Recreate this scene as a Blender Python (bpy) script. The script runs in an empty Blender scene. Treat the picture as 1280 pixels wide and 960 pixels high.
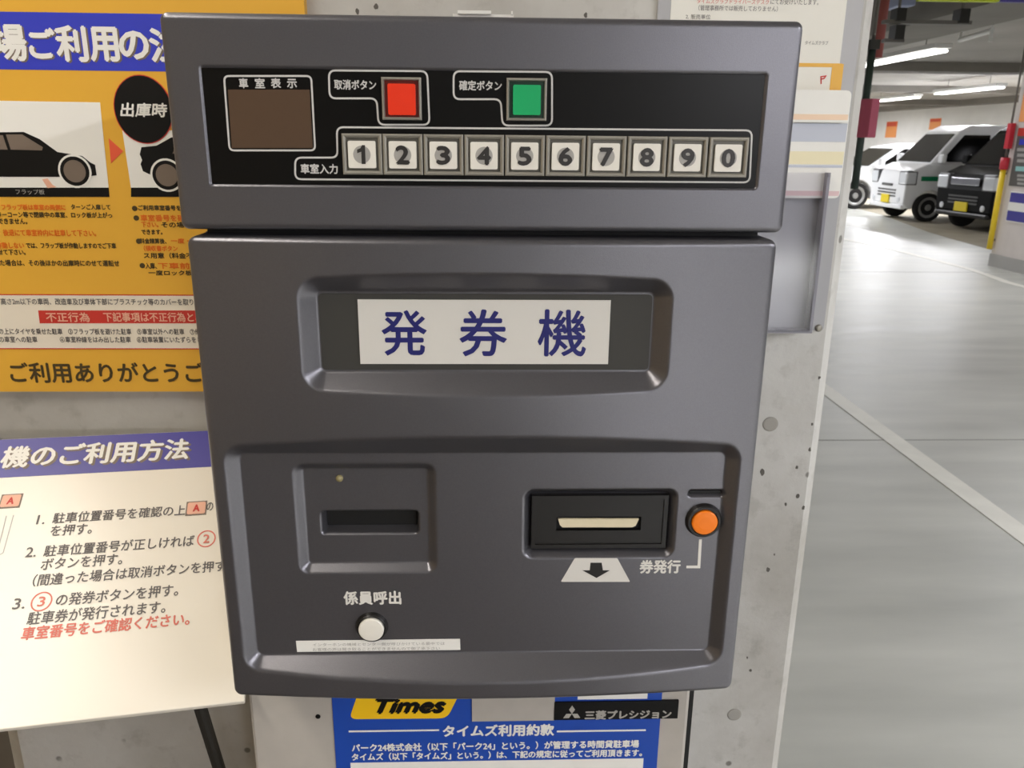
import bpy, bmesh, math, random
import numpy as np
from mathutils import Vector, Matrix, geometry
random.seed(4)
S = bpy.context.scene
COL = S.collection

# ------------------------------------------------------------------ camera, world, lights, exposure
CP = (-.00039, -.52448, 1.5)
PITCH, YAW, ROLL, FPX = .29217, .03472, .00986, 1013.0
def cam_axes():
    cy, sy, cp, sp, cr, sr = math.cos(YAW), math.sin(YAW), math.cos(PITCH), math.sin(PITCH), math.cos(ROLL), math.sin(ROLL)
    f = Vector((sy*cp, cy*cp, -sp)); r = Vector((cy, -sy, 0)); u = r.cross(f)
    return cr*r + sr*u, -sr*r + cr*u, f
CR, CU, CF = cam_axes()
cd = bpy.data.cameras.new('camera'); co = bpy.data.objects.new('camera', cd); COL.objects.link(co)
cd.sensor_fit = 'HORIZONTAL'; cd.sensor_width = 36; cd.lens = FPX/1280*36; cd.clip_start = .02; cd.clip_end = 200
m = Matrix((CR, CU, -CF)).transposed().to_4x4(); m.translation = Vector(CP); co.matrix_world = m
cd.dof.use_dof = True; cd.dof.focus_distance = .57; cd.dof.aperture_fstop = 26
S.camera = co
S.view_settings.view_transform = 'Standard'; S.view_settings.look = 'None'
S.view_settings.gamma = 1; S.view_settings.use_curve_mapping = False
S.view_settings.exposure = 0.0
w = bpy.data.worlds.new('world'); S.world = w; w.use_nodes = True
w.node_tree.nodes['Background'].inputs[0].default_value = (.93, .94, 1, 1)
w.node_tree.nodes['Background'].inputs[1].default_value = .2
WARM, COOL = (1, .92, .80), (.95, .95, 1)
LAMPS_UNSEEN = [(-.84, -.30, 29, 0, WARM), (3.0, -2.6, 170, 0, COOL), (3.4, -9, 700, 0, COOL), (5.7, -2, 90, 0, COOL), (4.2, 2.0, 230, 0, COOL), (5.7, 6.6, 25, 0, COOL), (2.6, 9.5, 75, 0, COOL), (10.6, 8.0, 75, 0, COOL), (13.4, 13.5, 200, 0, COOL), (13.6, 18.9, 240, 0, COOL), (6.0, 17.6, 170, 0, COOL), (7.4, 27, 280, 0, COOL), (12.6, 31, 220, 0, COOL), (8.0, -16.6, 60, 1, COOL)]   # x, y, watts, crosswise, colour: unseen lamps, most added to brighten floor, cars and far wall
LAMPS_SEEN = [(5.7, 11.4, 32), (10.5, 17.9, 170), (10.8, 21.8, 300)]

# ------------------------------------------------------------------ helpers
def lin(c):
    return tuple(((v/255)/12.92 if v/255 <= .04045 else ((v/255+.055)/1.055)**2.4) for v in c)
def mat(name, rgb, rough=.5, metal=0, noise=0, nscale=20, bump=0, bscale=200, emit=0, spec=.5, coat=0, alpha=1):
    mt = bpy.data.materials.new(name); mt.use_nodes = True
    nt = mt.node_tree; b = nt.nodes['Principled BSDF']
    c = lin(rgb); b.inputs['Base Color'].default_value = (*c, 1)
    b.inputs['Roughness'].default_value = rough; b.inputs['Metallic'].default_value = metal
    b.inputs['Specular IOR Level'].default_value = spec; b.inputs['Coat Weight'].default_value = coat
    if alpha < 1: b.inputs['Alpha'].default_value = alpha
    tc = nt.nodes.new('ShaderNodeTexCoord')
    if noise:
        n = nt.nodes.new('ShaderNodeTexNoise'); n.inputs['Scale'].default_value = nscale; n.inputs['Detail'].default_value = 6
        r = nt.nodes.new('ShaderNodeValToRGB')
        r.color_ramp.elements[0].position = .3; r.color_ramp.elements[1].position = .7
        r.color_ramp.elements[0].color = (*[max(0, v*(1-noise)) for v in c], 1); r.color_ramp.elements[1].color = (*[min(1, v*(1+noise)) for v in c], 1)
        nt.links.new(tc.outputs['Object'], n.inputs['Vector']); nt.links.new(n.outputs['Fac'], r.inputs['Fac']); nt.links.new(r.outputs['Color'], b.inputs['Base Color'])
    if bump:
        n2 = nt.nodes.new('ShaderNodeTexNoise'); n2.inputs['Scale'].default_value = bscale; n2.inputs['Detail'].default_value = 3
        bp = nt.nodes.new('ShaderNodeBump'); bp.inputs['Strength'].default_value = bump; bp.inputs['Distance'].default_value = .002
        nt.links.new(tc.outputs['Object'], n2.inputs['Vector']); nt.links.new(n2.outputs['Fac'], bp.inputs['Height']); nt.links.new(bp.outputs['Normal'], b.inputs['Normal'])
    if emit:
        b.inputs['Emission Color'].default_value = (*c, 1); b.inputs['Emission Strength'].default_value = emit
    return mt
def ray(px, py): return CF + (px-640)/FPX*CR - (py-480)/FPX*CU
class Plane:
    """a flat surface of the place: origin, right and up directions, normal towards the viewer"""
    def __init__(s, O, u, v):
        s.O = Vector(O); s.u = Vector(u).normalized(); s.v = Vector(v).normalized(); s.n = s.u.cross(s.v)
    def hit(s, px, py):
        r = ray(px, py); t = (s.O-Vector(CP)).dot(s.n)/r.dot(s.n); return Vector(CP)+r*t
    def uv(s, px, py):
        d = s.hit(px, py)-s.O; return (d.dot(s.u), d.dot(s.v))
    def pt(s, u, v, h=0): return s.O+s.u*u+s.v*v+s.n*h
def fplane(y): return Plane((0, y, 0), (1, 0, 0), (0, 0, 1))
def link(name, bm, mt, parent=None, smooth=False, bevel=0, seg=2):
    me = bpy.data.meshes.new(name)
    if isinstance(bm, tuple): me.from_pydata(bm[0], [], bm[1])
    else: bm.to_mesh(me); bm.free()
    me.materials.append(mt)
    o = bpy.data.objects.new(name, me); COL.objects.link(o)
    if smooth:
        for p in me.polygons: p.use_smooth = True
    if bevel:
        b = o.modifiers.new('bevel', 'BEVEL'); b.width = bevel; b.segments = seg; b.limit_method = 'ANGLE'; b.angle_limit = math.radians(35)
        b.harden_normals = False
    if parent is not None:
        o.parent = parent; o.matrix_parent_inverse = Matrix.Translation(-world_loc(parent))
    return o
def world_loc(o):
    v = Vector(o.location)
    return v if o.parent is None or o.type != 'EMPTY' else v
def tag(o, label=None, cat=None, group=None, kind=None):
    if label: o['label'] = label
    if cat: o['category'] = cat
    if group: o['group'] = group
    if kind: o['kind'] = kind
    return o
def empty(name, loc, label, cat, group=None):
    o = bpy.data.objects.new(name, None); COL.objects.link(o); o.location = loc; o.empty_display_size = .1
    return tag(o, label, cat, group)
def struct(name, bm, mt, **k):
    o = link(name, bm, mt, **k); o['kind'] = 'structure'; return o
def nb(): return bmesh.new()
def box(bm, lo, hi):
    x0, y0, z0 = lo; x1, y1, z1 = hi
    vs = [bm.verts.new(p) for p in ((x0,y0,z0),(x1,y0,z0),(x1,y1,z0),(x0,y1,z0),(x0,y0,z1),(x1,y0,z1),(x1,y1,z1),(x0,y1,z1))]
    for f in ((3,2,1,0),(4,5,6,7),(0,1,5,4),(1,2,6,5),(2,3,7,6),(3,0,4,7)): bm.faces.new([vs[i] for i in f])
    return bm
def tube(bm, a, b, r, seg=16, r2=None, cap=True):
    a, b = Vector(a), Vector(b); d = (b-a).normalized(); r2 = r if r2 is None else r2
    x = d.orthogonal().normalized(); y = d.cross(x)
    A = [bm.verts.new(a+(x*math.cos(t)+y*math.sin(t))*r) for t in [2*math.pi*i/seg for i in range(seg)]]
    B = [bm.verts.new(b+(x*math.cos(t)+y*math.sin(t))*r2) for t in [2*math.pi*i/seg for i in range(seg)]]
    for i in range(seg): bm.faces.new((A[i], A[(i+1)%seg], B[(i+1)%seg], B[i]))
    if cap: bm.faces.new(A[::-1]); bm.faces.new(B)
    return bm
def lathe(bm, c, axis, prof, seg=32):
    """prof: list of (radius, height along axis)"""
    c = Vector(c); d = Vector(axis).normalized(); x = d.orthogonal().normalized(); y = d.cross(x); rings = []
    for r, h in prof:
        rings.append([bm.verts.new(c+d*h+(x*math.cos(2*math.pi*i/seg)+y*math.sin(2*math.pi*i/seg))*max(r, 1e-5)) for i in range(seg)])
    for A, B in zip(rings, rings[1:]):
        for i in range(seg): bm.faces.new((A[i], A[(i+1)%seg], B[(i+1)%seg], B[i]))
    bm.faces.new(rings[0][::-1]); bm.faces.new(rings[-1])
    return bm
def rounded(pts, r, n=5):
    """round the corners of a polygon; r one radius or a list"""
    out = []; N = len(pts)
    for i in range(N):
        p = Vector(pts[i]); a = Vector(pts[i-1])-p; b = Vector(pts[(i+1) % N])-p
        rr = r[i] if isinstance(r, (list, tuple)) else r
        rr = min(rr, a.length*.49, b.length*.49)
        if rr <= 1e-6: out.append(tuple(p)); continue
        p0 = p+a.normalized()*rr; p1 = p+b.normalized()*rr
        for k in range(n+1):
            t = k/n; out.append(tuple(p0*(1-t)**2+p*2*t*(1-t)+p1*t*t))
    return out
def prism(bm, P, pts, h0, h1):
    """thin plate of outline pts (u, v) on plane P between heights h0 and h1"""
    tri = geometry.tessellate_polygon([[Vector((*p, 0)) for p in pts]])
    A = [bm.verts.new(P.pt(*p, h0)) for p in pts]; B = [bm.verts.new(P.pt(*p, h1)) for p in pts]
    def face(vs):
        try: return bm.faces.new(vs)
        except ValueError: return None
    area = sum(pts[i-1][0]*pts[i][1]-pts[i][0]*pts[i-1][1] for i in range(len(pts)))
    for t in tri:
        q = [pts[i] for i in t]; s = (q[1][0]-q[0][0])*(q[2][1]-q[0][1])-(q[2][0]-q[0][0])*(q[1][1]-q[0][1])
        t = t if s > 0 else t[::-1]
        face([B[i] for i in t]); face([A[i] for i in t[::-1]])
    N = len(pts)
    for i in range(N):
        j = (i+1) % N
        face([A[i], A[j], B[j], B[i]] if area > 0 else [A[j], A[i], B[i], B[j]])
    return bm
def pxpoly(P, pts): return [P.uv(*p) for p in pts]
def pxrect(P, x0, y0, x1, y1):
    xm, ym = (x0+x1)/2, (y0+y1)/2
    return (P.uv(x0, ym)[0], P.uv(xm, y1)[1], P.uv(x1, ym)[0], P.uv(xm, y0)[1])      # u0,v0,u1,v1
def rect(u0, v0, u1, v1): return [(u0, v0), (u1, v0), (u1, v1), (u0, v1)]
def outline(bm, P, pts, wd, h0, h1, closed=True):
    N = len(pts); V = [Vector(p) for p in pts]; L = []
    for i in range(N):
        a = V[i-1] if (closed or i > 0) else V[i]; b = V[(i+1) % N] if (closed or i < N-1) else V[i]
        d1 = (V[i]-a); d2 = (b-V[i]); d1 = d1.normalized() if d1.length > 1e-9 else d2.normalized(); d2 = d2.normalized() if d2.length > 1e-9 else d1
        t = (d1+d2).normalized(); nrm = Vector((-t.y, t.x)); k = 1/max(.5, nrm.dot(Vector((-d1.y, d1.x))))
        L.append((V[i]+nrm*wd/2*k, V[i]-nrm*wd/2*k))
    for i in range(N if closed else N-1):
        j = (i+1) % N
        prism(bm, P, [tuple(L[i][1]), tuple(L[j][1]), tuple(L[j][0]), tuple(L[i][0])], h0, h1)
    return bm
_cache = {}
def glyphs(s):
    if s not in _cache:
        cu = bpy.data.curves.new('t', 'FONT'); cu.body = s; cu.resolution_u = 3
        ob = bpy.data.objects.new('t', cu); COL.objects.link(ob)
        dg = bpy.context.evaluated_depsgraph_get(); dg.update()
        me = bpy.data.meshes.new_from_object(ob.evaluated_get(dg))
        v = np.array([x.co[:2] for x in me.vertices]); f = [tuple(p.vertices) for p in me.polygons]
        bpy.data.objects.remove(ob); bpy.data.curves.remove(cu); bpy.data.meshes.remove(me)
        _cache[s] = (v, f)
    return _cache[s]
def put_text(acc, P, s, u0, v0, u1, v1, h, bold=0, shear=0):
    """string s stretched into the box u0..u1, v0..v1 of plane P"""
    v, f = glyphs(s); lo, hi = v.min(0), v.max(0)
    q = (v-lo)/(hi-lo); U = u0+(u1-u0)*q[:, 0]+shear*(v1-v0)*(q[:, 1]-.5); V = v0+(v1-v0)*q[:, 1]
    offs = [(0, 0)] if not bold else [(-bold, 0), (bold, 0), (0, bold), (0, -bold)]
    for k, (du, dv) in enumerate(offs):
        n = len(acc[0]); acc[0].extend(P.pt(a+du, b+dv, h+k*.00004) for a, b in zip(U, V)); acc[1].extend(tuple(i+n for i in t) for t in f)
def lettering(P, items, mt, parent, h, bold=0, shear=0, name='lettering', **k):
    """items: (string, x0, y0, x1, y1) boxes as measured on the photograph, laid on plane P"""
    if 1 < len(items) <= 7:
        for it in items: lettering(P, [it], mt, parent, h, bold, shear, name)
        return
    acc = ([], [])
    for it in items: put_text(acc, P, it[0], *pxrect(P, *it[1:5]), h, bold, shear)
    o = link(name, acc, mt, parent); return tag(o, **k) if k else o
def plate(name, P, pts, mt, parent, h0, h1, bevel=0, **k):
    o = link(name, prism(nb(), P, pts, h0, h1), mt, parent, bevel=bevel); return tag(o, **k) if k else o

# ------------------------------------------------------------------ materials
M = {}
M['paint'] = mat('dark_metallic_paint', (111, 110, 115), .31, .75, noise=.04, nscale=900, bump=.06, bscale=1500)
M['pedestal'] = mat('light_grey_paint', (178, 172, 164), .5, 0, noise=.03, nscale=60)
M['black'] = mat('black_acrylic', (15, 14, 13), .3, spec=.2)
M['blackm'] = mat('black_plastic', (24, 22, 21), .4)
M['slot'] = mat('slot_dark', (7, 7, 7), .6)
M['screen'] = mat('brown_display_filter', (86, 66, 50), .3)
M['line'] = mat('white_print', (205, 203, 200), .5)
M['letter'] = mat('white_letters', (225, 222, 215), .5)
M['bezel'] = mat('silver_bezel', (150, 146, 136), .35, .3)
M['cap'] = mat('white_keycap', (232, 228, 218), .35)
M['disc'] = mat('grey_print', (168, 165, 160), .4)
M['digit'] = mat('dark_digit', (45, 42, 40), .4)
M['red'] = mat('red_cap', (236, 52, 14), .35); M['green'] = mat('green_cap', (0, 168, 98), .35); M['orange'] = mat('orange_cap', (250, 128, 8), .35)
M['darkred'] = mat('dark_red_housing', (110, 22, 8), .4); M['darkgreen'] = mat('dark_green_housing', (8, 52, 34), .4)
M['plate'] = mat('white_plate', (214, 211, 205), .55)
M['navy'] = mat('navy_letters', (22, 24, 104), .5)
M['ticket'] = mat('ticket_paper', (222, 210, 180), .7)
M['blue'] = mat('blue_print', (22, 72, 172), .45)
M['white'] = mat('white_print_sheet', (236, 234, 228), .5)
M['yellow'] = mat('yellow_badge', (250, 200, 20), .45)
M['ink'] = mat('black_ink', (11, 10, 10), .5, spec=.25)
M['silver'] = mat('silver_letters', (176, 172, 164), .4)
M['led'] = mat('yellowish_lens', (150, 140, 100), .25)
M['amber'] = mat('amber_sign_board', (228, 173, 58), .42)
M['signblue'] = mat('sign_blue', (52, 62, 190), .4)
M['signblue2'] = mat('sign_violet_blue', (72, 68, 150), .4)
M['inkbrown'] = mat('brown_black_ink', (70, 55, 22), .5)
M['orangeink'] = mat('orange_ink', (226, 110, 20), .5)
M['redink'] = mat('red_ink', (200, 52, 40), .5)
M['cream'] = mat('cream_sheet', (232, 222, 204), .4)
M['creambr'] = mat('off_white_board', (228, 221, 207), .3)
M['greyink'] = mat('grey_ink', (92, 86, 84), .5)
M['paleink'] = mat('pale_red_ink', (214, 110, 92), .5)
M['palered'] = mat('salmon_print', (232, 176, 150), .5)
M['taupe'] = mat('taupe_glass_print', (118, 104, 92), .5)
M['steel'] = mat('dark_steel', (48, 46, 42), .5, .3)
M['holder'] = mat('grey_holder', (172, 171, 173), .35)
M['paper'] = mat('notice_paper', (232, 229, 220), .6)
M['whitepaint'] = mat('white_car_paint', (236, 237, 238), .25, coat=.5)
M['blackpaint'] = mat('black_car_paint', (8, 8, 9), .5, spec=.15, coat=.03)
M['glass'] = mat('car_glass', (12, 11, 10), .1, spec=.25)
M['tyre'] = mat('tyre_rubber', (24, 23, 22), .8)
M['rim'] = mat('wheel_silver', (168, 168, 166), .35, .5)
M['chrome'] = mat('chrome', (215, 215, 220), .12, .9)
M['lampglass'] = mat('headlamp_glass', (232, 235, 238), .12, .2)
M['lamprim'] = mat('headlamp_rim', (84, 84, 86), .4)
M['plateyellow'] = mat('licence_plate_yellow', (228, 204, 40), .5)
M['grille'] = mat('grille_grey', (90, 90, 90), .5)
M['greenstripe'] = mat('green_stripe', (20, 128, 84), .4)
M['postyellow'] = mat('guard_yellow', (236, 204, 40), .45)
M['guardred'] = mat('guard_red', (196, 40, 56), .45)
M['boxred'] = mat('box_red', (200, 96, 120), .5)
M['pipered'] = mat('pipe_red', (160, 84, 78), .5)
M['pipegreen'] = mat('pipe_dark_green', (52, 66, 60), .5)
M['pipegrey'] = mat('pipe_grey', (110, 106, 100), .5)
M['tubeglow'] = mat('lamp_tube', (255, 253, 248), .4, emit=5)
M['lampwhite'] = mat('lamp_housing', (225, 225, 222), .5)
M['orangeposter'] = mat('orange_poster', (250, 165, 95), .6)
M['redposter'] = mat('red_poster', (228, 90, 56), .6)
M['lime'] = mat('lime_sign', (200, 220, 30), .5)
M['lime2'] = mat('pale_yellow_band', (236, 226, 190), .5)
M['paleblue'] = mat('pale_blue_band', (190, 194, 206), .4); M['palepink'] = mat('pale_pink_band', (226, 196, 196), .4); M['palepeach'] = mat('pale_peach_print', (238, 208, 178), .4)
M['well'] = mat('bezel_trough', (104, 101, 93), .4, .3)
M['board'] = mat('dark_board', (92, 90, 88), .5)
M['teal'] = mat('teal_print', (150, 200, 196), .5)
M['bluegrey'] = mat('pale_blue_casing', (150, 160, 190), .5)
M['wallwhite'] = mat('white_panel_wall', (243, 243, 241), .6, noise=.03, nscale=2)
M['wallwarm'] = mat('warm_plaster', (176, 154, 118), .7, noise=.05, nscale=3)
M['ceiling'] = mat('ceiling_concrete', (176, 173, 168), .8, noise=.1, nscale=1.2)
M['beam'] = mat('beam_concrete', (136, 132, 126), .8, noise=.1, nscale=2)
M['lineyellow'] = mat('lane_line_white', (232, 230, 220), .45, noise=.05, nscale=8)
M['bay'] = mat('bay_concrete', (150, 142, 124), .6, noise=.12, nscale=3)
M['joint'] = mat('joint_dark', (150, 150, 144), .6)

def concrete():
    mt = mat('cast_concrete', (188, 185, 178), .75); nt = mt.node_tree; b = nt.nodes['Principled BSDF']
    tc = next(n for n in nt.nodes if n.type == 'TEX_COORD'); L = nt.links.new
    def noise(sc, det, rough=.6):
        n = nt.nodes.new('ShaderNodeTexNoise'); n.inputs['Scale'].default_value = sc; n.inputs['Detail'].default_value = det; n.inputs['Roughness'].default_value = rough
        L(tc.outputs['Object'], n.inputs['Vector']); return n
    def ramp(src, stops):
        r = nt.nodes.new('ShaderNodeValToRGB'); e = r.color_ramp.elements
        while len(e) < len(stops): e.new(.5)
        for k, (p, c) in zip(e, stops): k.position = p; k.color = (*c, 1)
        L(src, r.inputs['Fac']); return r
    def mul(a, c, f=1):
        x = nt.nodes.new('ShaderNodeMix'); x.data_type = 'RGBA'; x.blend_type = 'MULTIPLY'; x.inputs[0].default_value = f
        L(a, x.inputs[6]); L(c, x.inputs[7]); return x.outputs[2]
    a = ramp(noise(5, 8).outputs['Fac'], [(.3, lin((172, 168, 160))), (.5, lin((192, 189, 183))), (.7, lin((206, 204, 199)))])
    s = ramp(noise(38, 5).outputs['Fac'], [(.3, (.78, .77, .75)), (.45, (1, 1, 1))])
    v = nt.nodes.new('ShaderNodeTexVoronoi'); v.inputs['Scale'].default_value = 22; L(tc.outputs['Object'], v.inputs['Vector'])
    pit = ramp(v.outputs['Distance'], [(.075, (.38, .37, .35)), (.11, (1, 1, 1))])
    gate = ramp(noise(14, 2).outputs['Fac'], [(.52, (0, 0, 0)), (.58, (1, 1, 1))])
    x = nt.nodes.new('ShaderNodeMix'); x.data_type = 'RGBA'; x.inputs[6].default_value = (1, 1, 1, 1)
    L(gate.outputs['Color'], x.inputs[0]); L(pit.outputs['Color'], x.inputs[7])
    c = mul(mul(a.outputs['Color'], s.outputs['Color'], .7), x.outputs[2]); L(c, b.inputs['Base Color'])
    bp = nt.nodes.new('ShaderNodeBump'); bp.inputs['Strength'].default_value = .25; bp.inputs['Distance'].default_value = .003
    L(noise(60, 5).outputs['Fac'], bp.inputs['Height']); L(bp.outputs['Normal'], b.inputs['Normal'])
    return mt
M['concrete'] = concrete()
def floormat():
    mt = mat('painted_floor', (186, 187, 180), .3); nt = mt.node_tree; b = nt.nodes['Principled BSDF']; L = nt.links.new
    tc = next(n for n in nt.nodes if n.type == 'TEX_COORD')
    mp = nt.nodes.new('ShaderNodeMapping'); mp.inputs['Scale'].default_value = (.5, 2.2, 1); L(tc.outputs['Object'], mp.inputs[0])
    n = nt.nodes.new('ShaderNodeTexNoise'); n.inputs['Scale'].default_value = 1.6; n.inputs['Detail'].default_value = 7; L(mp.outputs[0], n.inputs['Vector'])
    r = nt.nodes.new('ShaderNodeValToRGB'); e = r.color_ramp.elements
    e[0].position = .3; e[0].color = (*lin((176, 177, 170)), 1); e[1].position = .72; e[1].color = (*lin((206, 206, 198)), 1)
    L(n.outputs['Fac'], r.inputs[0]); L(r.outputs[0], b.inputs['Base Color'])
    r2 = nt.nodes.new('ShaderNodeMapRange'); r2.inputs[3].default_value = .28; r2.inputs[4].default_value = .48; L(n.outputs['Fac'], r2.inputs[0]); L(r2.outputs[0], b.inputs['Roughness'])
    return mt
M['floor'] = floormat()

# ------------------------------------------------------------------ the garage shell
D = .31                                                             # front face of the concrete pillar behind the machine
struct('floor', box(nb(), (-6, -26, -.1), (26, 34, 0)), M['floor'])
struct('ceiling', box(nb(), (-6, -26, 2.9), (26, 34, 3.1)), M['ceiling'])
struct('wall_back', box(nb(), (-6, 34, 0), (26, 34.2, 2.9)), M['wallwhite'])
struct('wall_right', box(nb(), (16, 2, 0), (16.2, 34, 2.73)), M['wallwhite'])
struct('wall_left', box(nb(), (-2.4, -7, 0), (-2.2, 5, 2.9)), M['wallwarm'])
struct('beam_lengthwise', box(nb(), (3.8, 1.5, 2.52), (4.5, 34, 2.9)), M['beam'])
struct('beam_wall', box(nb(), (15.5, 2, 2.73), (16.2, 34, 2.9)), M['beam'])
for i, y in enumerate((14.6, 20.6, 27)):
    struct('beam_cross', box(nb(), (4.5, y, 2.74), (15.5, y+.5, 2.9)), M['beam'])
struct('column_far', box(nb(), (13.9, 19.8, 0), (14.4, 20.5, 2.9)), M['beam'])
struct('parking_bay_surface', prism(nb(), Plane((0, 0, 0), (1, 0, 0), (0, 1, 0)), [(7.4, 9.9), (16, 9.9), (16, 34), (10.9, 34), (8.77, 17.5), (7.91, 13.88), (7.53, 11.34)], 0, .002), M['bay'])
FLOORP = Plane((0, 0, 0), (1, 0, 0), (0, 1, 0))
struct('added_dark_floor', prism(nb(), FLOORP, [(-2.2, -4.5), (.55, -4.5), (.55, .9), (-.1, .9), (-.1, 3.4), (-2.2, 3.4)], 0, .004), mat('added_floor_dark', (92, 84, 74), .8, noise=.1, nscale=6))  # dark floor layer added to cut bounce light and darken the door's reflections
def line(name, pts, label): 
    o = struct(name, prism(nb(), FLOORP, pts, .0, .003), M['lineyellow'])
line('lane_line', [(2.108, -3), (2.215, -3), (2.215, 14), (2.108, 14)], '')
ctr = [(5.95, 4), (5.96, 8.0), (5.96, 8.5), (6.03, 8.9), (6.1, 9.5), (6.05, 11.4), (5.87, 12.7), (5.75, 17), (5.7, 30)]
line('lane_line_curved', [(x-.05, y) for x, y in ctr]+[(x+.05, y) for x, y in ctr[::-1]], '')
jb = nb()
for y in (-2.3, 3.43, 9.22, 15): prism(jb, FLOORP, [(-5, y-.006), (7, y-.006), (7, y+.006), (-5, y+.006)], 0, .001)
struct('floor_joint', jb, M['joint'])
# concrete pillar with chamfered corners
pl, pr, pc, pk = -.6, .3757, .012, .035
pil = struct('pillar_concrete', prism(nb(), FLOORP, [(pl+pk, D), (pr-pc, D), (pr, D+pc), (pr, D+.8-pc), (pr-pc, D+.8), (pl+pc, D+.8), (pl, D+.8-pc), (pl, D+pk)], 0, 2.9), M['concrete'])
PP = fplane(D)
for px, py, r in ((963, 530, .0085), (918, 893, .0085)):
    u, v = PP.uv(px, py)
    link('tie_plug', lathe(nb(), PP.pt(u, v, 0), PP.n, [(r, -.002), (r, .0006), (r*.8, .0009)], 24), mat('tie_mortar', (160, 156, 148), .8), pil)
pit = mat('pock_mark', (96, 92, 86), .9)
pb = nb()
for px, py, r in ((953, 590, 4), (996, 584, 2.2), (997, 620, 3.4), (982, 630, 2.2), (1004, 635, 2.6), (1015, 530, 2), (1012, 562, 2.5), (960, 712, 3), (1024, 472, 2), (938, 838, 2.2), (732, 19, 2.5), (934, 822, 1.6), (968, 693, 1.4), (470, 8, 3), (447, 14, 2.6)):
    u, v = PP.uv(px, py); r = r*.78/1130
    pts = [(u+r*(.7+.5*random.random())*math.cos(t), v+1.5*r*(.7+.5*random.random())*math.sin(t)) for t in [k*math.pi/5 for k in range(10)]]
    prism(pb, PP, pts, -.001, .0003)
link('pock_mark', pb, pit, pil)

# lamps: housing with two tubes, hung from the ceiling; the unseen ones are mostly added fill light
def ceiling_lamp(x, y, watts, label, cross=0, col=COOL, z=2.62, zt=2.9, ln=2.4):
    r = empty('ceiling_lamp', (x, y, z), label, 'lamp', 'fluorescent lamps under the garage ceiling')
    b = nb(); box(b, (x-.12, y-ln/2-.03, z+.03), (x+.12, y+ln/2+.03, z+.09)); link('lamp_housing', b, M['lampwhite'], r, bevel=.01)
    for s in (-.07, .07): link('tube', tube(nb(), (x+s, y-ln/2, z), (x+s, y+ln/2, z), .016), M['tubeglow'], r, smooth=True)
    for s in (-.8, .8): link('hanger_rod', tube(nb(), (x, y+s, z+.09), (x, y+s, zt), .006, 8), M['pipegrey'], r)
    ld = bpy.data.lights.new('lamp_light', 'AREA'); ld.shape = 'RECTANGLE'; ld.size = .2; ld.size_y = ln; ld.energy = watts; ld.color = col
    lo = bpy.data.objects.new('lamp_light', ld); COL.objects.link(lo); lo.parent = r; lo.location = (0, 0, -.03)
    if cross: r.rotation_euler = (0, 0, math.pi/2)
for (x, y, wt), lb in zip(LAMPS_SEEN, ('bright twin tube lamp nearest, hanging before the pipes, left of the others', 'glowing tube lamp above the white van roof', 'small far tube lamp seen beside the red box')):
    ceiling_lamp(x, y, wt, lb)
for x, y, wt, cr, cl in LAMPS_UNSEEN: ceiling_lamp(x, y, wt, 'unseen twin tube ceiling lamp from a set mostly added as fill light', cr, cl)

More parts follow.
